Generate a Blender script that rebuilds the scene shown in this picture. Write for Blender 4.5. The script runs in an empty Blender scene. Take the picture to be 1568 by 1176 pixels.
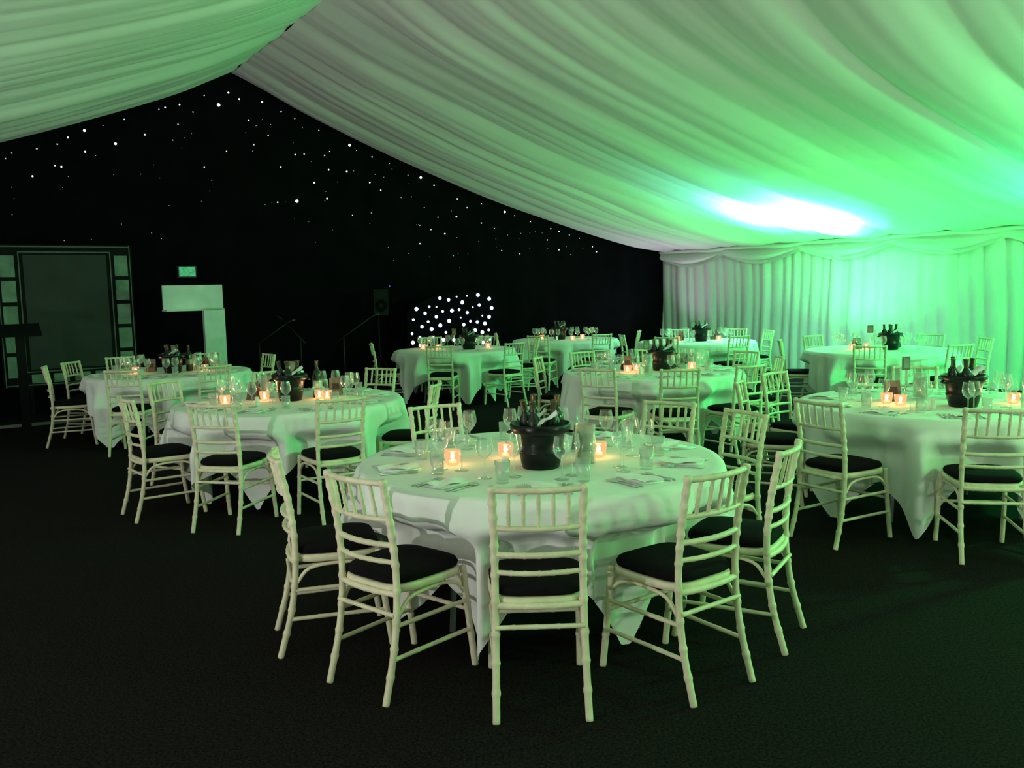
import bpy, bmesh, math, random, bisect
from math import sin, cos, pi, radians, sqrt
from mathutils import Vector, Matrix
random.seed(7)
SC = bpy.context.scene
COL = SC.collection
CT, ST = cos(radians(33.3)), sin(radians(33.3))
# room axes: n = across the marquee, a = along it (gable wall at a = A_END)
def W(n, a, z=0.0):
    return Vector((n*CT - a*ST, n*ST + a*CT, z))
YAW = radians(33.3)
A_END, A_BACK, N_R, N_L, N_RIDGE = 14.07, -6.0, 13.2, -4.94, 4.13
Z_RIDGE = 5.1
def roof(d):
    d = abs(d); return Z_RIDGE - (0.42*d - 0.0133*d*d)

# ---------------- materials ----------------
def mat(name, col, rough=0.6, metal=0.0, noise=None, bump=None, emis=None, estr=0, spec=None, sheen=0):
    m = bpy.data.materials.new(name); m.use_nodes = True
    nt = m.node_tree; b = nt.nodes["Principled BSDF"]
    b.inputs["Base Color"].default_value = (*col, 1)
    b.inputs["Roughness"].default_value = rough
    b.inputs["Metallic"].default_value = metal
    if spec is not None: b.inputs["Specular IOR Level"].default_value = spec
    if sheen: b.inputs["Sheen Weight"].default_value = sheen
    tc = nt.nodes.new("ShaderNodeTexCoord")
    if noise:
        sc, amt = noise
        n = nt.nodes.new("ShaderNodeTexNoise"); n.inputs["Scale"].default_value = sc; n.inputs["Detail"].default_value = 4
        nt.links.new(tc.outputs["Object"], n.inputs["Vector"])
        r = nt.nodes.new("ShaderNodeValToRGB")
        r.color_ramp.elements[0].position = .3; r.color_ramp.elements[1].position = .7
        r.color_ramp.elements[0].color = (*[c*(1-amt) for c in col], 1)
        r.color_ramp.elements[1].color = (*[min(1, c*(1+amt)) for c in col], 1)
        nt.links.new(n.outputs["Fac"], r.inputs["Fac"]); nt.links.new(r.outputs["Color"], b.inputs["Base Color"])
    if bump:
        sc, st, dist = bump
        n = nt.nodes.new("ShaderNodeTexNoise"); n.inputs["Scale"].default_value = sc; n.inputs["Detail"].default_value = 3
        nt.links.new(tc.outputs["Object"], n.inputs["Vector"])
        bp = nt.nodes.new("ShaderNodeBump"); bp.inputs["Strength"].default_value = st; bp.inputs["Distance"].default_value = dist
        nt.links.new(n.outputs["Fac"], bp.inputs["Height"]); nt.links.new(bp.outputs["Normal"], b.inputs["Normal"])
    if emis:
        b.inputs["Emission Color"].default_value = (*emis, 1); b.inputs["Emission Strength"].default_value = estr
    return m
M_CEIL = mat("lining_fabric", (.74,.70,.71), .85, noise=(1.2,.03))
M_WALL = mat("wall_drape_fabric", (.74,.73,.70), .85, noise=(2,.04))
M_BLACK = mat("black_starcloth", (.0025,.0022,.0035), .95, noise=(3,.3), spec=.05)
M_FLOOR = mat("dark_carpet", (.0135,.0105,.0112), .95, noise=(90,.7), bump=(260,.3,.003), spec=.03)
M_CLOTH = mat("white_linen", (.82,.82,.79), .8, noise=(4,.03), bump=(6,.45,.02))
M_CHAIR = mat("limewash_wood", (.74,.66,.47), .5, noise=(14,.14))
M_PAD = mat("black_seat_pad", (.006,.004,.006), .9, noise=(30,.3), spec=.1)
M_WOOD = mat("plywood_top", (.3,.2,.12), .6, noise=(8,.2))
M_METAL = mat("steel", (.60,.61,.62), .45, .55, noise=(20,.1))
M_DSTEEL = mat("black_steel", (.02,.02,.022), .45, .3, noise=(20,.2))
M_BKT = mat("black_bucket_plastic", (.005,.005,.006), .3, noise=(12,.2), spec=.3)
M_NAP = mat("paper_napkin", (.9,.9,.88), .8, noise=(20,.05))
M_CARD = mat("menu_card", (.10,.085,.075), .6, noise=(25,.5))
M_BOT = mat("bottle_glass_dark", (.01,.018,.012), .12, noise=(10,.2))
M_FOIL = mat("bottle_foil", (.10,.08,.05), .35, .6, noise=(10,.2))
M_DARK = mat("black_equipment", (.005,.005,.006), .7, noise=(12,.3), spec=.1)
M_WHITEB = mat("white_panel", (.62,.66,.68), .5, noise=(2.5,.16))
M_GREY = mat("grey_panel", (.014,.017,.018), .7, noise=(4,.25))
M_PALE = mat("pale_film_cell", (.13,.20,.16), .6, noise=(5,.4))
M_LINE = mat("film_line", (.08,.11,.09), .6, noise=(5,.2))
M_STAGE = mat("stage_vinyl", (.008,.008,.009), .5, noise=(6,.3), spec=.2)
M_TRIM = mat("aluminium_trim", (.25,.25,.25), .45, .7, noise=(20,.1))
M_STAR = mat("star_led", (1,1,1), .5, emis=(.80,.84,1), estr=2.6, noise=(5,.01))
M_STARD = mat("star_led_dim", (1,1,1), .5, emis=(.70,.76,1), estr=.6, noise=(5,.01))
M_LED = mat("booth_led", (1,1,1), .5, emis=(.62,.56,1), estr=4, noise=(5,.01))
M_GLED = mat("green_led", (.1,1,.2), .5, emis=(.02,.6,.1), estr=1.3, noise=(5,.01))
M_BLED = mat("blue_led", (.1,.2,1), .5, emis=(.1,.2,1), estr=1.3, noise=(5,.01))
M_EXIT = mat("exit_sign_face", (.1,.5,.3), .5, emis=(.12,.5,.28), estr=.28, noise=(30,.6))
M_FLAME = mat("candle_flame", (1,.6,.2), .5, emis=(1,.70,.36), estr=45, noise=(5,.01))
M_WAX = mat("wax", (.9,.85,.75), .5, emis=(1,.6,.3), estr=2.2, noise=(10,.05))  # flame's glow put into the wax as emission
def glassmat(name, tint=(.95,1,.97), gl=.25, rim=.6, dif=.25, em=None):
    m = bpy.data.materials.new(name); m.use_nodes = True; nt = m.node_tree
    for n in list(nt.nodes): nt.nodes.remove(n)
    o = nt.nodes.new("ShaderNodeOutputMaterial"); mx = nt.nodes.new("ShaderNodeMixShader")
    t = nt.nodes.new("ShaderNodeBsdfTransparent"); g = nt.nodes.new("ShaderNodeBsdfGlossy")
    g.inputs["Roughness"].default_value = .08
    d = nt.nodes.new("ShaderNodeBsdfDiffuse"); d.inputs["Color"].default_value=(.9,.92,.9,1)
    if em:
        d = nt.nodes.new("ShaderNodeEmission"); d.inputs["Color"].default_value=(*em[0],1); d.inputs["Strength"].default_value=em[1]
    m2 = nt.nodes.new("ShaderNodeMixShader"); m2.inputs[0].default_value=dif
    lw = nt.nodes.new("ShaderNodeLayerWeight"); lw.inputs["Blend"].default_value = .35
    mr = nt.nodes.new("ShaderNodeMapRange"); mr.inputs["To Min"].default_value = gl*.3; mr.inputs["To Max"].default_value = rim
    t.inputs["Color"].default_value = (*tint, 1)
    nt.links.new(lw.outputs["Facing"], mr.inputs["Value"]); nt.links.new(mr.outputs["Result"], mx.inputs[0])
    nt.links.new(g.outputs[0], m2.inputs[1]); nt.links.new(d.outputs[0], m2.inputs[2])
    nt.links.new(t.outputs[0], mx.inputs[1]); nt.links.new(m2.outputs[0], mx.inputs[2]); nt.links.new(mx.outputs[0], o.inputs[0])
    return m
M_GLASS = glassmat("clear_glass", tint=(.98,1,.99), gl=.3, rim=.75, dif=.30)
M_VGLASS = glassmat("vase_water", (.65,.75,.70), .8, .8, .5)
M_TGLASS = glassmat("tealight_glass_glow", (1,.88,.75), 1.1, .75, .8, ((1,.50,.24),1.3))  # candle glow put into the glass as orange emission

# ---------------- mesh helpers ----------------
def new_obj(name, me, loc=(0,0,0), rz=0, parent=None):
    o = bpy.data.objects.new(name, me); COL.objects.link(o)
    o.location = loc; o.rotation_euler = (0,0,rz)
    if parent: o.parent = parent
    return o
def finish(bm, name, mats, smooth=True):
    bmesh.ops.recalc_face_normals(bm, faces=bm.faces)
    me = bpy.data.meshes.new(name); bm.to_mesh(me); bm.free()
    for m in mats: me.materials.append(m)
    if smooth:
        for p in me.polygons: p.use_smooth = True
    return me
def tube(bm, pts, rad, seg=8, mi=0):
    pts = [Vector(p) for p in pts]
    if not hasattr(rad, '__len__'): rad = [rad]*len(pts)
    rings = []; n = len(pts)
    for i, p in enumerate(pts):
        t = pts[min(i+1,n-1)]-pts[max(i-1,0)]
        t.normalize()
        up = Vector((0,0,1)) if abs(t.z) < .9 else Vector((0,1,0))
        a = t.cross(up).normalized(); b = t.cross(a).normalized()
        rings.append([bm.verts.new(p + (a*cos(2*pi*k/seg)+b*sin(2*pi*k/seg))*rad[i]) for k in range(seg)])
    for i in range(n-1):
        r0, r1 = rings[i], rings[i+1]
        for k in range(seg):
            f = bm.faces.new((r0[k], r0[(k+1)%seg], r1[(k+1)%seg], r1[k])); f.material_index = mi
    for r in (rings[0], rings[-1]):
        f = bm.faces.new(r); f.material_index = mi
def lathe(bm, prof, seg=24, mi=0, c=(0,0,0)):
    rings = []
    for r, z in prof:
        rings.append([bm.verts.new((c[0]+r*cos(2*pi*k/seg), c[1]+r*sin(2*pi*k/seg), c[2]+z)) for k in range(seg)])
    for i in range(len(rings)-1):
        for k in range(seg):
            f = bm.faces.new((rings[i][k], rings[i][(k+1)%seg], rings[i+1][(k+1)%seg], rings[i+1][k])); f.material_index = mi
def box(bm, cx, cy, cz, sx, sy, sz, mi=0, rot=None):
    m = Matrix.Translation((cx,cy,cz))
    if rot: m = m @ rot
    m = m @ Matrix.Diagonal((sx,sy,sz,1))
    r = bmesh.ops.create_cube(bm, size=1, matrix=m)
    for v in r['verts']:
        for f in v.link_faces: f.material_index = mi
def grid(bm, P, mi=0):
    V = [[bm.verts.new(p) for p in row] for row in P]
    for i in range(len(V)-1):
        for j in range(len(V[0])-1):
            f = bm.faces.new((V[i][j], V[i][j+1], V[i+1][j+1], V[i+1][j])); f.material_index = mi
def smoothpath(ctrl, n):
    out = []
    c = [Vector(p) for p in ctrl]; c = [c[0]*2-c[1]] + c + [c[-1]*2-c[-2]]
    for i in range(1, len(c)-2):
        for k in range(n):
            t = k/n; p0,p1,p2,p3 = c[i-1],c[i],c[i+1],c[i+2]
            out.append(.5*((2*p1)+(p2-p0)*t+(2*p0-5*p1+4*p2-p3)*t*t+(3*p1-p0-3*p2+p3)*t**3))
    out.append(c[-2]); return out

class Pleats:
    def __init__(s, lo, hi, wmin, wmax, seed, pw=2.2):
        r = random.Random(seed); s.e=[lo]; s.a=[]; s.pw=pw
        while s.e[-1] < hi:
            s.e.append(s.e[-1]+r.uniform(wmin,wmax)); s.a.append(r.uniform(.35,1))
    def __call__(s, x):
        i = bisect.bisect_right(s.e, x)-1
        i = max(0, min(len(s.a)-1, i))
        w = s.e[i+1]-s.e[i]; u = min(1,max(0,(x-s.e[i])/w))
        return s.a[i]*(w/.4)*(1-abs(2*u-1)**s.pw)

# ---------------- room ----------------
bm = bmesh.new()
bmesh.ops.create_grid(bm, x_segments=1, y_segments=1, size=1, matrix=Matrix.Identity(4))
for v in bm.verts:
    n = N_L if v.co.x < 0 else N_R; a = A_BACK if v.co.y < 0 else A_END+.05
    v.co = W(n, a, 0)
new_obj("floor", finish(bm, "floor", [M_FLOOR], False))

FR = 3.66
def bay(a):
    u = ((A_END - a) % FR)/FR
    return 1-abs(2*u-1)**2.5
bm = bmesh.new()
HALF = N_R - N_RIDGE
for side in (1,-1):
    P1 = Pleats(A_BACK-1, A_END+2, .35, .95, 11 if side>0 else 23, 2.0)
    P2 = Pleats(A_BACK-1, A_END+2, .12, .34, 5 if side>0 else 6)
    P3 = Pleats(A_BACK-1, A_END+2, .25, .6, 15 if side>0 else 16)
    rows = []
    NA, ND = 640, 40
    for j in range(ND+1):
        d = HALF*j/ND
        tight = min(1, .35+d/1.2)*min(1,.35+(HALF-d)/1.5)
        mixd = .5+.5*sin(d*.55+1)
        row = []
        for i in range(NA+1):
            a = A_BACK + (A_END-A_BACK)*i/NA
            fade = min(1,(A_END-a)/.25+.15)
            aa = a + .16*sin(d*.5+a*.5) + .04*sin(d*1.7+a)
            z = roof(d) - tight*fade*(.050*P1(aa) + .022*P2(aa)*mixd + .024*P3(aa+.05*d)) - .14*bay(a)*min(1,d/1.5+.25)*fade*sin(pi*min(1,(.12+.88*d/HALF)))
            row.append(W(N_RIDGE+side*d, a, z))
        rows.append(row)
    grid(bm, rows)
new_obj("ceiling", finish(bm, "ceiling", [M_CEIL]))

def drape_wall(name, n0, a0, n1, a1, inward, topf, mt, amp, pl, res=.035, rows=14):
    L = sqrt((n1-n0)**2+(a1-a0)**2); NN = int(L/res)
    bm = bmesh.new(); R = []
    for j in range(rows+1):
        row = []
        for i in range(NN+1):
            s = L*i/NN; n = n0+(n1-n0)*i/NN; a = a0+(a1-a0)*i/NN
            h = topf(n); z = h*j/rows
            k = amp*pl(s+.03*sin(z*2+s))*(1-.35*j/rows)
            row.append(W(n+inward[0]*k, a+inward[1]*k, z))
        R.append(row)
    grid(bm, R)
    return new_obj(name, finish(bm, name, [mt]))
eave = roof(HALF)
drape_wall("wall_right", N_R, A_BACK, N_R, A_END, (-1,0), lambda n: eave, M_WALL, .16, Pleats(0,22,.12,.34,3))
drape_wall("wall_left", N_L, A_BACK, N_L, A_END, (1,0), lambda n: eave, M_WALL, .16, Pleats(0,22,.12,.34,4))
drape_wall("wall_gable_front", N_L, A_END, N_R, A_END, (0,-1), lambda n: roof(n-N_RIDGE)+.02, M_BLACK, .04, Pleats(0,22,.3,.8,5), res=.1)
drape_wall("wall_gable_rear", N_L, A_BACK, N_R, A_BACK, (0,1), lambda n: roof(n-N_RIDGE)+.02, M_WALL, .12, Pleats(0,22,.2,.4,8), res=.06)

for nm, nn, sg in (("trim_1", N_R, -1), ("trim_2", N_L, 1)):
    bm = bmesh.new(); R = []
    NN = 600
    for j in range(15):
        t = j/14; row = []
        for i in range(NN+1):
            a = A_BACK+(A_END-A_BACK)*i/NN
            u = ((A_END-a) % 1.83)/1.83
            drop = .16 + .20*sin(pi*u)
            off = .10 + .035*sin(t*pi*4)*(.4+sin(pi*u)) + .02*sin(t*9+u*6)
            row.append(W(nn+sg*off, a, eave+.0 - drop*t))
        R.append(row)
    grid(bm, R)
    new_obj(nm+"_swag_valance", finish(bm, nm, [M_WALL]))

# low stage along the gable with metal edge trim
bm = bmesh.new()
for v in bmesh.ops.create_cube(bm, size=1)['verts']:
    n = -3.5 if v.co.x<0 else 2.75; a = 12.98 if v.co.y<0 else 13.95
    v.co = W(n, a, 0.0 if v.co.z<0 else .035)
for v in bmesh.ops.create_cube(bm, size=1)['verts']:
    n = -3.5 if v.co.x<0 else 2.75; a = 12.94 if v.co.y<0 else 12.98
    v.co = W(n, a, 0.0 if v.co.z<0 else .037)
    for f in v.link_faces: f.material_index = 1
new_obj("stage_platform", finish(bm, "stage_platform", [M_STAGE, M_TRIM], False))

# star lights set in the starcloth, wall coordinates (n, z) in centimetres
ST_A = "370,494 303,455 312,452 407,476 423,468 391,456 459,487 436,437 333,451 329,422 352,442 200,418 225,414 240,387 254,423 178,391 164,381 138,373 107,365 99,357 130,335 159,351 167,350 364,361 489,461 511,446 551,433 466,416 442,400 509,389 524,391 559,391 604,417 616,403 644,394 676,388 597,367 565,368 736,374 711,367 638,351 658,339 762,352 508,315 539,346 560,321 696,328 716,330 639,300 741,312 809,330 829,315 860,323 911,318 933,304 768,296 806,298 731,281 753,274 781,267 859,288 887,279 916,267 969,298 1017,288 1037,279 1062,272 1087,267 902,238 943,232 1008,259 1036,240 1065,231 1120,247 1130,237 797,228 730,249 707,232 668,175 604,295 476,312 399,387 281,403 199,373 320,398 484,368 568,398"
STARS = [tuple(int(q)/100 for q in s.split(',')) for s in ST_A.split()]
bm = bmesh.new()
r = random.Random(3)
BIG = {5:.024,11:.018,32:.021,38:.021,43:.026,53:.020,13:.018,3:.013}
for i,(n,z) in enumerate(STARS):
    z = min(z, roof(n-N_RIDGE)-.24)
    rad = BIG.get(i, r.uniform(.006,.0130))
    mi = 2 if i==75 else (3 if i==78 else (0 if (i in BIG or r.random()<.55) else 1))
    res = bmesh.ops.create_icosphere(bm, subdivisions=2, radius=rad, matrix=Matrix.Translation(W(n, A_END-.09, z)))
    for v in res['verts']:
        for f in v.link_faces: f.material_index = mi
for k in range(120):
    n = r.uniform(-4,12); z = roof(n-N_RIDGE)-r.uniform(.3,2.2)
    if z<2.0: continue
    res = bmesh.ops.create_icosphere(bm, subdivisions=1, radius=r.uniform(.004,.006), matrix=Matrix.Translation(W(n, A_END-.09, z)))
    for v in res['verts']:
        for f in v.link_faces: f.material_index = 1
new_obj("fairy_lights", finish(bm, "fairy_lights", [M_STAR, M_STARD, M_GLED, M_BLED]))

# ---------------- chair ----------------
def chair_mesh():
    bm = bmesh.new()
    def bam(ctrl, r, n=8, rings=(.2,.45,.7), seg=10, amp=.28):
        p = smoothpath(ctrl, n*3); L = len(p)-1
        rad = []
        for i in range(len(p)):
            t = i/L; e = 0
            for q in rings: e = max(e, math.exp(-((t-q)/.011)**2))
            rad.append(r*(1+amp*e))
        tube(bm, p, rad, seg)
    for s in (-1,1):
        bam([(s*.174,-.085,0),(s*.170,-.025,.22),(s*.167,0,.44),(s*.166,-.012,.66),(s*.170,-.055,.895)], .0142, rings=(.12,.24,.36,.5,.62,.69,.75,.81,.87,.93,.985))
        bam([(s*.190,.415,0),(s*.186,.385,.24),(s*.180,.365,.45)], .0145, rings=(.3,.6,.9))
        bam([(s*.172,-.02,.30),(s*.179,.18,.30),(s*.186,.38,.30)], .0092, rings=(.3,.7))
        bam([(s*.174,-.035,.17),(s*.18,.18,.17),(s*.189,.39,.17)], .0092, rings=(.3,.7))
    def rail(z, y, r, bow=.03, hw=.166, seg=10):
        bam([(hw*t, y-bow*(1-t*t), z) for t in (-1,-.5,0,.5,1)], r, n=5, rings=(.18,.34,.5,.66,.82), seg=seg, amp=.18)
    rail(.880,-.052,.0122); rail(.730,-.022,.0105); rail(.625,-.008,.0112); rail(.555,-.003,.0100)
    rail(.425,.0,.013,.02)
    bam([(-.170,-.02,.345),(0,-.02,.345),(.170,-.02,.345)], .0094)
    bam([(-.186,.38,.26),(0,.38,.26),(.186,.38,.26)], .0094)
    tube(bm, smoothpath([(-.182,.38,.33),(-.13,.375,.395),(0,.375,.41),(.13,.375,.395),(.182,.38,.33)],4), .0085)
    for s in (-1,1):
        tube(bm, smoothpath([(s*.170,.0,.33),(s*.172,.06,.395),(s*.176,.19,.41),(s*.180,.31,.395),(s*.183,.375,.33)],4), .0085)
    for k in range(5):
        t = -1+(k+1)*2/6
        x = .166*t; b = .03*(1-t*t)
        bam([(x,-.052-b,.88),(x,-.037-b,.805),(x,-.022-b,.73)], .0078, n=5, rings=(.3,.7), seg=8)
    def outline(sc, z):
        pts = []
        for k in range(40):
            th = 2*pi*k/40
            c, s_ = cos(th), sin(th)
            e = .42
            x = math.copysign(abs(c)**e, c); y = math.copysign(abs(s_)**e, s_)
            hw = .170 + .022*(y+1)/2 + (.013*(1-y*y))
            pts.append((x*(hw)*sc, .185 + y*(.20)*sc, z))
        return pts
    def stack(levels, mi):
        rings = [[bm.verts.new(p) for p in outline(s,z)] for s,z in levels]
        for i in range(len(rings)-1):
            for k in range(40):
                bm.faces.new((rings[i][k],rings[i][(k+1)%40],rings[i+1][(k+1)%40],rings[i+1][k])).material_index = mi
        bm.faces.new(rings[0]).material_index = mi; bm.faces.new(rings[-1]).material_index = mi
    stack([(.96,.422),(1.0,.428),(1.0,.448),(.97,.455)], 0)
    stack([(.90,.456),(.965,.462),(.98,.475),(.94,.490),(.80,.499),(.4,.503)], 1)
    return finish(bm, "dining_chair", [M_CHAIR, M_PAD])
CH = chair_mesh()

TABLES = {
 'T1': (.13,4.38), 'T2': (-1.83,7.15), 'T3': (-4.0,10.2), 'T4': (-.85,13.2), 'T5': (1.45,9.0),
 'T6': (2.97,6.12), 'T7': (4.72,11.2), 'T8': (2.95,13.9), 'T9': (.95,15.3) }
CHS = {
 'T1': [(.085,3.20),(-.60,3.45),(-1.03,3.95),(.76,3.38),(1.18,3.86),(1.28,4.92),(.95,5.4),(-.47,5.5)],
 'T2': [(-2.03,5.93),(-1.22,6.1),(-2.78,6.38),(-.66,6.95),(-1.3,8.45),(-2.3,8.4),(-3.0,7.6)],
 'T3': [(-4.0,9.0),(-3.2,9.35),(-5.15,9.75),(-4.95,11.1),(-3.1,11.0),(-4.0,11.45),(-5.2,10.4)],
 'T4': [(-.98,12.0),(.02,12.3),(-2.0,12.9),(.35,13.4),(-1.3,14.35),(-.4,14.35)],
 'T5': [(.8,7.93),(1.48,7.72),(2.15,7.95),(.33,9.4),(.85,10.1),(1.65,10.25),(2.55,9.6),(2.65,8.8)],
 'T6': [(1.92,5.36),(2.72,4.88),(1.76,6.5),(2.2,7.15),(3.55,5.0),(3.4,7.35),(4.1,6.7)],
 'T7': [(4.15,10.1),(5.1,9.98),(3.6,11.5),(5.93,11.0),(5.3,12.3),(4.3,12.35),(5.75,12.0)],
 'T8': [(2.3,12.85),(3.3,12.75),(4.1,14.1),(2.9,15.1),(1.8,13.8),(3.8,14.8)],
 'T9': [(1.45,14.15),(2.15,15.05),(.45,14.15),(-.2,15.15)] }
r = random.Random(77)
for k,l in CHS.items():
    tx,ty = TABLES[k]
    for (x,y) in l:
        new_obj("dining_chair", CH, (x,y,0), math.atan2(ty-y, tx-x) - pi/2 + radians(r.uniform(-6,6)))

# ---------------- table ----------------
R_T = .90
def table(key, phi, seed):
    x,y = TABLES[key]
    rnd = random.Random(seed)
    bm = bmesh.new()
    lathe(bm, [(.001,.72),(R_T-.02,.72),(R_T-.01,.725),(R_T-.01,.745),(R_T-.02,.75),(.001,.75)], 64, 0)
    for sx in (-1,1):
        for sy in (-1,1):
            tube(bm, [(sx*.40,sy*.33,.72),(sx*.44,sy*.36,.0)], .014, 8, 1)
        tube(bm, [(sx*.42,-.34,.25),(sx*.42,.34,.25)], .011, 8, 1)
        tube(bm, [(sx*.40,-.33,.70),(sx*.40,.33,.70)], .011, 8, 1)
    t = new_obj("dining_table", finish(bm, "dining_table", [M_WOOD, M_METAL]), (x,y,0))
    ch = [(math.atan2(cy-y,cx-x), math.hypot(cx-x,cy-y)-.41) for cx,cy in CHS[key]]
    bm = bmesh.new()
    NT = 480; H = 1.18
    k1, k2, k3 = rnd.randint(11,13), rnd.randint(18,22), rnd.randint(29,35)
    p1, p2, p3 = rnd.uniform(0,6), rnd.uniform(0,6), rnd.uniform(0,6)
    rows = []
    for rr in (.001,.3,.6,.8,.87): rows.append([(rr*cos(2*pi*i/NT), rr*sin(2*pi*i/NT), .7605) for i in range(NT)])
    rows.append([((R_T+.003)*cos(2*pi*i/NT), (R_T+.003)*sin(2*pi*i/NT), .758) for i in range(NT)])
    rows.append([((R_T+.010)*cos(2*pi*i/NT), (R_T+.010)*sin(2*pi*i/NT), .748) for i in range(NT)])
    NH = 24
    def sq(th, ph, h):
        u = (th-ph+pi/4) % (pi/2) - pi/4
        return h/cos(u), u
    def fold(q):   # narrow crested fold, broad trough
        s = .5+.5*sin(q); return s*s*1.6-.6
    for j in range(1, NH+1):
        tt = j/NH; row = []
        for i in range(NT):
            th = 2*pi*i/NT
            s1,u1 = sq(th, phi, H); s2,u2 = sq(th, phi+.61, H*.985)
            drop = min(.724, max(s1, s2) - R_T)
            dz = drop*tt
            z = .745-dz*.985
            m = min(1, dz/.28)
            rip = .060*fold(k1*th+p1+1.3*sin(2*th+p2)+.5*dz) + .034*fold(k2*th+p2+1.1*sin(3*th)-.8*dz) + .010*sin(k3*th+p3+sin(2*th))*(1-.4*m)
            cn = max(max(0, 1-abs(abs(u1)-pi/4)/.20), max(0, 1-abs(abs(u2)-pi/4)/.20))
            r_ = R_T+.024 + m*(rip + .05*cn) + .012*m
            for tc,rc in ch:
                dth = abs((th-tc+pi)%(2*pi)-pi)
                if dth < .36:
                    g = 1 if dth<.21 else .5+.5*cos(pi*(dth-.21)/.15)
                    q = min(1, max(0,(.64-z)/.12))
                    q = q*q*(3-2*q)
                    if rc < r_: r_ = r_ - (r_-(rc-.045+.5*rip))*g*q
            tw = .04*m*sin(3*th+p2)
            row.append((r_*cos(th+tw), r_*sin(th+tw), z))
        rows.append(row)
    V = [[bm.verts.new(p) for p in row] for row in rows]
    for i in range(len(V)-1):
        for k in range(NT):
            bm.faces.new((V[i][k], V[i][(k+1)%NT], V[i+1][(k+1)%NT], V[i+1][k]))
    bm.faces.new(V[0])
    new_obj("tablecloth", finish(bm, "tablecloth", [M_CLOTH]), (0,0,0), 0, t)
    return t

# ---------------- tableware meshes ----------------
ZT = .7612
def wineglass():
    bm = bmesh.new()
    lathe(bm, [(.001,.0),(.034,.0),(.034,.002),(.012,.006),(.004,.012),(.0035,.085),(.010,.093),(.028,.108),(.038,.130),(.0385,.150),(.031,.195)], 20, 0)
    return finish(bm, "wine_glass", [M_GLASS])
def tumbler():
    bm = bmesh.new()
    lathe(bm, [(.001,.0),(.028,.0),(.030,.01),(.035,.10),(.033,.10),(.028,.014),(.001,.012)], 20, 0)
    return finish(bm, "water_tumbler", [M_GLASS])
def bucket():
    bm = bmesh.new()
    lathe(bm, [(.001,.0),(.086,.0),(.090,.006),(.097,.06),(.103,.07),(.111,.075),(.111,.087),(.106,.092),(.118,.16),(.124,.168),(.138,.173),(.144,.185),(.146,.208),(.142,.216),(.134,.214),(.120,.18),(.094,.02),(.001,.018)], 40, 0)
    for s in (-1,1):
        tube(bm, smoothpath([(s*.130,-.035,.175),(s*.152,-.03,.170),(s*.160,0,.165),(s*.152,.03,.170),(s*.130,.035,.175)],4), .007, 8, 0)
    for bx,by,tl,dr in ((.045,.035,.14,.6),(-.05,.03,-.15,2.2),(.0,-.05,.10,4.4)):
        R = Matrix.Translation((bx,by,.04)) @ Matrix.Rotation(dr,4,'Z') @ Matrix.Rotation(tl,4,'X')
        st = len(bm.verts)
        lathe(bm, [(.001,0),(.036,0),(.037,.01),(.037,.17),(.030,.20),(.015,.225),(.0145,.235)], 16, 1)
        lathe(bm, [(.0145,.235),(.015,.275),(.017,.277),(.017,.287),(.001,.288)], 16, 2)
        bm.verts.ensure_lookup_table()
        for v in bm.verts[st:]: v.co = R @ v.co
    for sd,cx,cy,sz,tz in ((4,.055,-.045,.085,.238),(12,-.015,.05,.06,.230)):
        rn = random.Random(sd); P = []
        for i in range(6):
            P.append([( (i/5-.5)*sz+cx+rn.uniform(-.005,.005), (j/5-.5)*sz*.8+cy+rn.uniform(-.005,.005), tz+.05*(i/5-.5)+.02*cos((j/5-.5)*3)+rn.uniform(-.008,.008)) for j in range(6)])
        grid(bm, P, 3)
    return finish(bm, "ice_bucket", [M_BKT, M_BOT, M_FOIL, M_NAP])
def tealight():
    bm = bmesh.new()
    lathe(bm, [(.001,.002),(.030,.002),(.033,.008),(.040,.045),(.041,.075),(.038,.075),(.036,.045),(.030,.012),(.001,.010)], 24, 0)
    lathe(bm, [(.001,.012),(.019,.012),(.019,.024),(.001,.024)], 16, 1)
    lathe(bm, [(.001,.025),(.009,.034),(.011,.042),(.006,.054),(.0005,.064)], 12, 2)
    return finish(bm, "tealight_holder", [M_TGLASS, M_WAX, M_FLAME])
def vase():
    bm = bmesh.new()
    lathe(bm, [(.001,.0),(.048,.0),(.050,.005),(.050,.19),(.046,.19),(.045,.012),(.001,.010)], 28, 0)
    lathe(bm, [(.001,.012),(.043,.012),(.043,.15),(.001,.15)], 24, 1)
    return finish(bm, "glass_cylinder_vase", [M_GLASS, M_VGLASS])
def card():
    bm = bmesh.new()
    for s in (-1,1):
        box(bm, 0, s*.022, .075, .105, .0015, .15, 0, Matrix.Rotation(s*.29,4,'X'))
        box(bm, 0, s*.0232, .078, .060, .0012, .05, 1, Matrix.Rotation(s*.29,4,'X'))
    for v in bm.verts: v.co.z = max(v.co.z, .0005)
    return finish(bm, "menu_card", [M_CARD, M_GREY], False)
def napkin():
    bm = bmesh.new()
    rn = random.Random(9); P=[]
    for i in range(7):
        P.append([((i/6-.5)*.115, (j/8-.5)*.20, .012+.006*sin(j*.9+i)+rn.uniform(0,.004)) for j in range(9)])
    grid(bm, P)
    box(bm, 0,0,.003,.108,.19,.005)
    return finish(bm, "napkin", [M_NAP])
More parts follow.
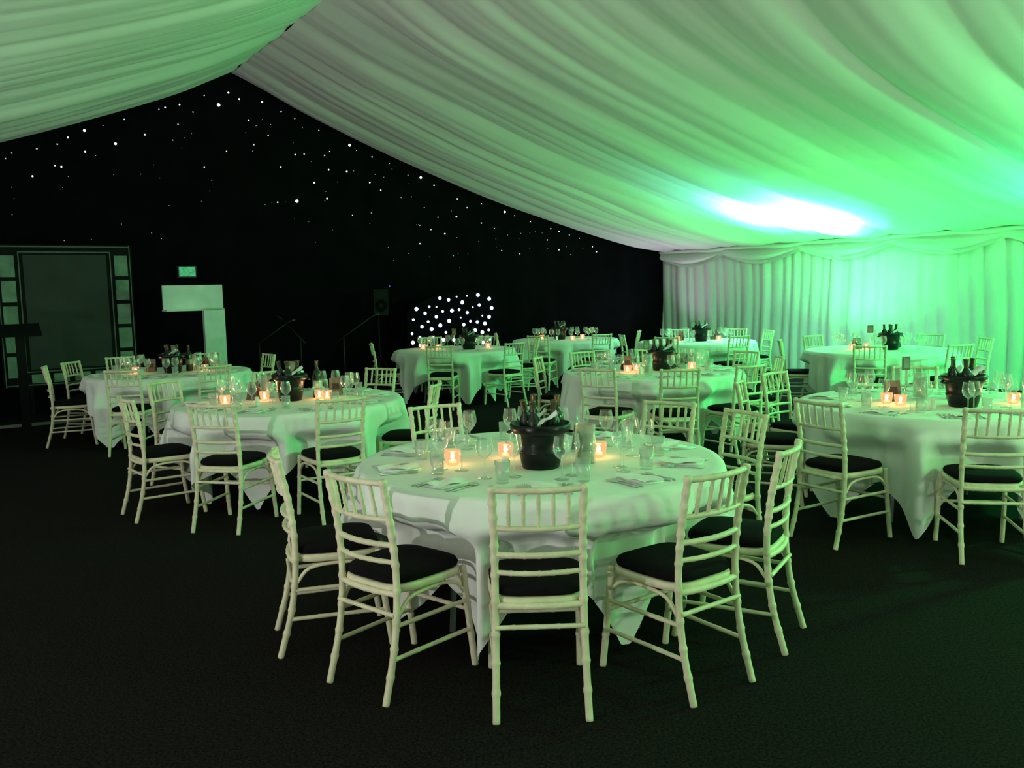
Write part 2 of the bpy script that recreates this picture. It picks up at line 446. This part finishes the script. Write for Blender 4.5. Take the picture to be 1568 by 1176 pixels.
def cutlery():
    bm = bmesh.new()
    tube(bm, [(.085,-.11,.004),(.085,-.02,.004)], [.005,.004], 6)
    box(bm, .086, .035, .004, .016, .11, .002)
    for x in (-.085,-.112):
        tube(bm, [(x,-.11,.004),(x,.03,.003)], [.005,.0025], 6)
        box(bm, x, .04, .004, .022, .02, .002)
        for q in (-1,0,1): box(bm, x+q*.008, .068, .005, .003, .045, .002)
    tube(bm, [(.112,-.11,.004),(.112,.03,.003)], [.005,.0025], 6)
    bmesh.ops.create_uvsphere(bm, u_segments=10, v_segments=6, radius=1, matrix=Matrix.Translation((.112,.05,.006))@Matrix.Diagonal((.018,.028,.004,1)))
    return finish(bm, "cutlery_set", [M_METAL])
def shaker():
    bm = bmesh.new()
    lathe(bm, [(.001,0),(.018,0),(.02,.01),(.015,.05),(.017,.055),(.017,.065),(.001,.072)], 14, 0)
    return finish(bm, "salt_shaker", [M_NAP])
def bottle():
    bm = bmesh.new()
    lathe(bm, [(.001,0),(.036,0),(.037,.01),(.037,.18),(.030,.215),(.015,.24),(.0145,.255)], 20, 0)
    lathe(bm, [(.0145,.255),(.015,.295),(.017,.297),(.017,.307),(.001,.308)], 16, 1)
    lathe(bm, [(.0375,.08),(.0378,.08),(.0378,.14),(.0375,.14)], 20, 2)
    return finish(bm, "wine_bottle", [M_BOT, M_FOIL, M_PALE])
def number_stand():
    bm = bmesh.new()
    lathe(bm, [(.001,0),(.04,0),(.04,.006),(.006,.012),(.004,.02)], 20, 0)
    tube(bm, [(0,0,.015),(0,0,.20)], .003, 6, 0)
    box(bm, 0,0,.25,.075,.003,.10, 1); box(bm, 0,-.0025,.25,.05,.002,.07, 2); box(bm, 0,.0025,.25,.05,.002,.07, 2)
    return finish(bm, "table_number_stand", [M_METAL, M_CARD, M_PALE], False)
G_W, G_T, G_B, G_L, G_V, G_C, G_N, G_K, G_S, G_BT, G_NS = wineglass(), tumbler(), bucket(), tealight(), vase(), card(), napkin(), cutlery(), shaker(), bottle(), number_stand()

def lamp(kind, name, loc, col, power, rad=.03, parent=None, target=None, cone=None, blend=.6):
    l = bpy.data.lights.new(name, kind); l.color = col; l.energy = power; l.shadow_soft_size = rad
    if kind=='SPOT': l.spot_size = radians(cone); l.spot_blend = blend
    o = bpy.data.objects.new(name, l); COL.objects.link(o); o.location = loc
    if target is not None:
        o.rotation_euler = (Vector(target)-Vector(loc)).to_track_quat('-Z','Y').to_euler()
    if parent is not None:
        o.parent = parent
        o.matrix_parent_inverse = (Matrix.Translation(parent.location) @ Matrix.Rotation(parent.rotation_euler.z,4,'Z')).inverted()
    return o

def dress(key, seed, bpos=(0,-.18), candles=(), vpos=(.18,-.1), detail=True, face=-pi/2, extra=()):
    x,y = TABLES[key]
    rn = random.Random(seed); used = []
    def put(nm, me, p, rad, rz=0, nudge=True):
        p = Vector(p)
        for it in range(14):
            bad = None
            for q, rq in used:
                if (p-q).length < rad+rq+.004: bad = (q,rq); break
            if not bad: break
            if not nudge: return None
            dv = p-bad[0]
            if dv.length < 1e-4: dv = Vector((.01,0))
            p = bad[0] + dv.normalized()*(rad+bad[1]+.008)
            p += Vector((rn.uniform(-.01,.01), rn.uniform(-.01,.01)))
        else: return None
        if p.length > .86: return None
        used.append((p, rad))
        return new_obj(nm, me, (x+p.x, y+p.y, ZT), rz)
    put("ice_bucket", G_B, bpos, .167, rn.uniform(-.4,.4))
    for c in candles:
        t = put("tealight_holder", G_L, c, .045)
        if t: lamp('POINT', "candle_light", t.location+Vector((0,0,.085)), (1,.55,.25), .9, .02, t)
    if vpos: put("glass_cylinder_vase", G_V, vpos, .055)
    for kind, p in extra:
        if kind=='b': put("wine_bottle", G_BT, p, .042)
        if kind=='n': put("table_number_stand", G_NS, p, .05, rn.uniform(-.5,.5))
        if kind=='c': put("menu_card", G_C, p, .068, rn.uniform(-.6,.6))
    put("salt_shaker", G_S, (-.17,-.34), .022)
    n = 10
    for k in range(n):
        th = face + k*2*pi/n
        def pol(r, dt): return (r*cos(th+dt), r*sin(th+dt))
        rz = th + pi/2
        if detail:
            o = put("napkin", G_N, pol(.72, 0), .11, rz+rn.uniform(-.12,.12), nudge=False)
            if o:
                new_obj("cutlery_set", G_K, o.location, rz)
    for k in range(n):
        th = face + k*2*pi/n
        def pol(r, dt): return (r*cos(th+dt), r*sin(th+dt))
        put("wine_glass", G_W, pol(.54, .14+rn.uniform(-.03,.03)), .04)
        put("wine_glass", G_W, pol(.47, .32+rn.uniform(-.03,.03)), .04)
        if detail: put("water_tumbler", G_T, pol(.60, .30+rn.uniform(-.03,.03)), .037)

PH = {'T1': -2.6, 'T2': -2.3, 'T3':-.4,'T4':.2,'T5':-1.2,'T6':-2.75,'T7':.5,'T8':.1,'T9':.7}
for i,k in enumerate(TABLES): table(k, PH[k]+pi/4, 40+i)
EX = (('b',(.20,.14)),('n',(-.02,.24)),('c',(-.25,.10)),('c',(.33,.26)))
dress('T1', 1, (0,-.24), ((-.43,-.14),(.30,-.02),(-.17,.02)), (.22,-.16), extra=(('b',(.10,.10)),('b',(-.02,.16)),('c',(.24,.16))))
dress('T2', 2, (.02,-.05), ((-.45,-.25),(.24,.02),(.32,-.05),(-.20,-.02)), (-.22,.15), face=-pi/2-.1, extra=EX)
dress('T3', 3, (.08,-.1), ((.40,.05),(-.35,-.1)), (.2,.2), face=-1.4, extra=EX)
dress('T4', 4, (.22,-.1), ((-.25,.0),(.5,.1),(-.5,.2)), None, False, extra=EX[1:2])
dress('T5', 5, (.1,.0), ((-.28,-.2),(-.17,-.05),(.42,.05)), (-.08,-.22), face=-1.5, extra=EX)
dress('T6', 6, (.08,-.25), ((-.3,-.15),(.46,-.18),(-.34,-.02)), (.0,.2), face=-1.8, extra=EX)
dress('T7', 7, (.1,-.1), ((-.35,0),(-.12,.12)), (.2,.2), False, extra=EX)
dress('T8', 8, (.05,-.1), ((-.3,0),(.35,0)), (.2,.2), False, extra=EX[1:])
dress('T9', 9, (-.1,-.1), ((.3,0),(.1,-.4),(-.4,.1)), None, False, extra=EX[1:2])

# ---------------- stage props ----------------
def fb(n0,n1,z0,z1,a,th,mi):
    for v in bmesh.ops.create_cube(bm, size=1)['verts']:
        v.co = W(n0 if v.co.x<0 else n1, a-th if v.co.y<0 else a, z0 if v.co.z<0 else z1)
        for f in v.link_faces: f.material_index = mi
bm = bmesh.new()
B0,B1,Z0,Z1 = .74,2.47,.44,2.40
fb(B0,B1,Z0,Z1,13.80,.03,0)
fb(B0+.34,B1-.34,Z0+.24,Z1-.14,13.77,.008,1)
for (n0,n1,z0,z1) in ((B0+.03,B1-.03,Z1-.035,Z1-.02),(B0+.03,B1-.03,Z0+.02,Z0+.035),(B0+.28,B1-.28,Z1-.11,Z1-.095),(B0+.28,B1-.28,Z0+.2,Z0+.215),
    (B0+.28,B0+.295,Z0+.2,Z1-.1),(B1-.295,B1-.28,Z0+.2,Z1-.1),(B0+.02,B0+.032,Z0,Z1),(B1-.032,B1-.02,Z0,Z1)):
    fb(n0,n1,z0,z1,13.77,.010,3)
for k in range(5):
    z0 = Z1-.44-.345*k
    for n0 in (B0+.06, B1-.235):
        fb(n0,n0+.175,z0,z0+.29,13.77,.012,2)
for k in range(4):
    n0 = B0+.34+k*.27
    fb(n0,n0+.2,Z0+.05,Z0+.17,13.77,.012,2)
for n0 in (B0+.3,B1-.35):
    fb(n0,n0+.05,.037,Z0,13.80,.03,0); fb(n0,n0+.05,.037,.06,13.90,.35,0)
new_obj("film_strip_backdrop", finish(bm, "film_strip_backdrop", [M_DARK, M_GREY, M_PALE, M_LINE], False))

bm = bmesh.new()
fb(2.68,3.50,1.46,1.80,12.9,.04,0)
fb(3.21,3.50,.03,1.46,12.9,.10,0)
fb(2.71,3.48,1.44,1.46,13.1,.3,0)
fb(3.08,3.63,0,.03,13.1,.4,0)
new_obj("lectern", finish(bm, "lectern", [M_WHITEB], False))
bm = bmesh.new()
fb(3.14,3.42,1.93,2.11,13.97,.05,0); fb(3.16,3.40,1.95,2.09,13.92,.006,1)
new_obj("exit_sign", finish(bm, "exit_sign", [M_GREY, M_EXIT], False))
# dark reading stand beside the backdrop
bm = bmesh.new()
fb(.70,1.04,0,.04,12.5,.34,0); fb(.82,.92,.04,1.22,12.36,.08,0)
box(bm, 0,0,0,.46,.36,.03,0,Matrix.Rotation(.35,4,'X')); bm.verts.ensure_lookup_table()
for v in bm.verts[-8:]:
    v.co = W(.87+v.co.x, 12.32+v.co.y, 1.27+v.co.z)
new_obj("reading_stand", finish(bm, "reading_stand", [M_DARK], False))

# dj booth: black LED cloth facade with an arched top over a table
bm = bmesh.new()
n0,n1 = 6.62,8.38
def top(n):
    u = (n-n0)/(n1-n0); return 1.22+.40*min(1,sin(pi*min(.5,u*.9+.06)))
cols = 24; ringf=[]; 
for a in (13.24,13.30):
    ringf.append(([bm.verts.new(W(n0+(n1-n0)*i/cols, a, 0)) for i in range(cols+1)],[bm.verts.new(W(n0+(n1-n0)*i/cols, a, top(n0+(n1-n0)*i/cols))) for i in range(cols+1)]))
for i in range(cols):
    for (b,t) in ringf: bm.faces.new((b[i],b[i+1],t[i+1],t[i]))
    bm.faces.new((ringf[0][1][i],ringf[0][1][i+1],ringf[1][1][i+1],ringf[1][1][i]))
fb(n0+.05,n0+.10,0,.95,13.85,.5,0); fb(n1-.1,n1-.05,0,.95,13.85,.5,0)
fb(n0+.03,n1-.03,.95,.99,13.88,.55,0)
fb(7.2,7.9,.99,1.1,13.75,.35,0)
r = random.Random(21)
pts = []
for _ in range(3000):
    n = r.uniform(n0+.08,n1-.08); z = r.uniform(.55,1.6)
    if z > top(n)-.05: continue
    if all((n-p)**2+(z-q)**2 > .135**2 for p,q in pts): pts.append((n,z))
for (n,z) in pts:
    res = bmesh.ops.create_icosphere(bm, subdivisions=2, radius=r.choice((.014,.022,.028,.033)), matrix=Matrix.Translation(W(n, 13.235, z)))
    for v in res['verts']:
        for f in v.link_faces: f.material_index = 1
new_obj("dj_booth", finish(bm, "dj_booth", [M_BLACK, M_LED], False))

def speaker(n,a,rz=0,h=1.28):
    bm = bmesh.new()
    box(bm, 0,0,h+.2,.26,.26,.42,0)
    lathe(bm, [(.10,.0),(.10,.01),(.08,.012),(.001,-.01)], 20, 1)
    bm.verts.ensure_lookup_table()
    for v in bm.verts[8:]: v.co = Vector((v.co.x, -.13-v.co.z, h+.15+v.co.y))
    tube(bm, [(0,0,.55),(0,0,h)], .018, 8, 0)
    for k in range(3):
        q = 2*pi*k/3
        tube(bm, [(0,0,.62),(.36*cos(q),.36*sin(q),.012)], .012, 6, 0)
    new_obj("speaker_on_stand", finish(bm, "speaker_on_stand", [M_DARK, M_BLACK], False), W(n,a), rz)
def micstand(n,a,h=1.5,rz=0):
    bm = bmesh.new()
    tube(bm, [(0,0,.1),(0,0,h-.35)], .010, 8, 0)
    for k in range(3):
        q = 2*pi*k/3+.3
        tube(bm, [(0,0,.16),(.28*cos(q),.28*sin(q),.01)], .009, 6, 0)
    tube(bm, [(-.12,0,h-.42),(.42,0,h-.05)], .008, 8, 0)
    tube(bm, [(.42,0,h-.05),(.50,0,h-.01),(.56,0,h+.01)], [.011,.014,.022], 10, 0)
    new_obj("microphone_stand", finish(bm, "microphone_stand", [M_DSTEEL]), W(n,a), rz)
speaker(6.15,13.35,YAW)
micstand(5.3,12.8,1.30,.3); micstand(4.75,13.2,1.30,2.5); micstand(4.1,13.2,1.25,0)

# ---------------- lights ----------------
def fixture():
    bm = bmesh.new()
    lathe(bm, [(.001,.05),(.085,.05),(.09,.06),(.095,.19),(.09,.20),(.082,.20),(.08,.185),(.001,.18)], 24, 0)
    tube(bm, [(-.12,0,.0),(-.12,0,.13),(-.095,0,.13)], .008, 6, 0)
    tube(bm, [(.12,0,.0),(.12,0,.13),(.095,0,.13)], .008, 6, 0)
    box(bm, 0,0,.008,.27,.12,.014,0)
    return finish(bm, "uplighter", [M_DARK])
FX = fixture()
def uplight(n,a,tn,ta,tz,specs):
    loc = W(n,a); f = new_obj("uplighter", FX, loc, YAW)
    for (col,pw,cone,bl) in specs:
        lamp('SPOT', "uplight_beam", loc+Vector((0,0,.24)), col, pw, .05, f, W(tn,ta,tz), cone, bl)
GREEN=(.04,1,.14); CY=(.15,.85,1.0)
uplight(12.5,8.9, 11.4,9.1,2.74, [(GREEN,850,150,1),(CY,1300,64,1),((.75,.9,1),1900,46,.9)])
uplight(12.5,4.6, 11.3,4.8,2.74, [(GREEN,850,155,1),((.1,.7,1),300,60,1)])
uplight(12.5,-1, 11,-1,3, [((.75,1,.7),600,150,1)])
uplight(6.5,-4.5, 6,-3,4, [((.95,1,.85),950,160,1)])
uplight(-4.2,2, -2,3,4, [((1,.97,.95),880,160,1)])
uplight(-4.2,9, -2,9,4, [((1,.97,1),270,150,1)])
uplight(12.6,13.3, 11.0,12.6,3, [((.9,.75,1),120,140,1)])

def fill_pendant(n,a,z,col,pw):  # added fill light out of view, given a pendant fixture
    zt = roof(n-N_RIDGE)-.05
    bm = bmesh.new()
    tube(bm, [(0,0,.16),(0,0,zt-z)], .006, 6, 0)
    lathe(bm, [(.02,.17),(.05,.15),(.14,.03),(.15,.0),(.145,.0),(.13,.03),(.045,.14)], 24, 0)
    p = new_obj("fill_pendant_lamp", finish(bm, "fill_pendant_lamp", [M_DARK]), W(n,a,z))
    lamp('POINT', "fill_pendant_light", W(n,a,z-.03), col, pw, .12, p)
fill_pendant(6.5,-2.5,3.0,(.16,1,.20),480)  # unseen, added to light the near chairs from behind the camera
fill_pendant(9.8,1.6,2.5,(.02,1,.20),1150)  # unseen, added green fill from the right

w = bpy.data.worlds.new("World"); SC.world = w; w.use_nodes = True
w.node_tree.nodes["Background"].inputs[0].default_value = (.0,.0,.0,1)

cam = bpy.data.cameras.new("camera"); cam.lens = 36*1340/1568; cam.sensor_width = 36; cam.clip_start=.05
co = bpy.data.objects.new("camera", cam); COL.objects.link(co)
co.matrix_world = Matrix.Translation((0,0,1.6)) @ Matrix.Rotation(radians(84.0),4,'X') @ Matrix.Rotation(radians(-1.32),4,'Z')
SC.camera = co
SC.view_settings.view_transform = 'Standard'
SC.view_settings.look = 'None'
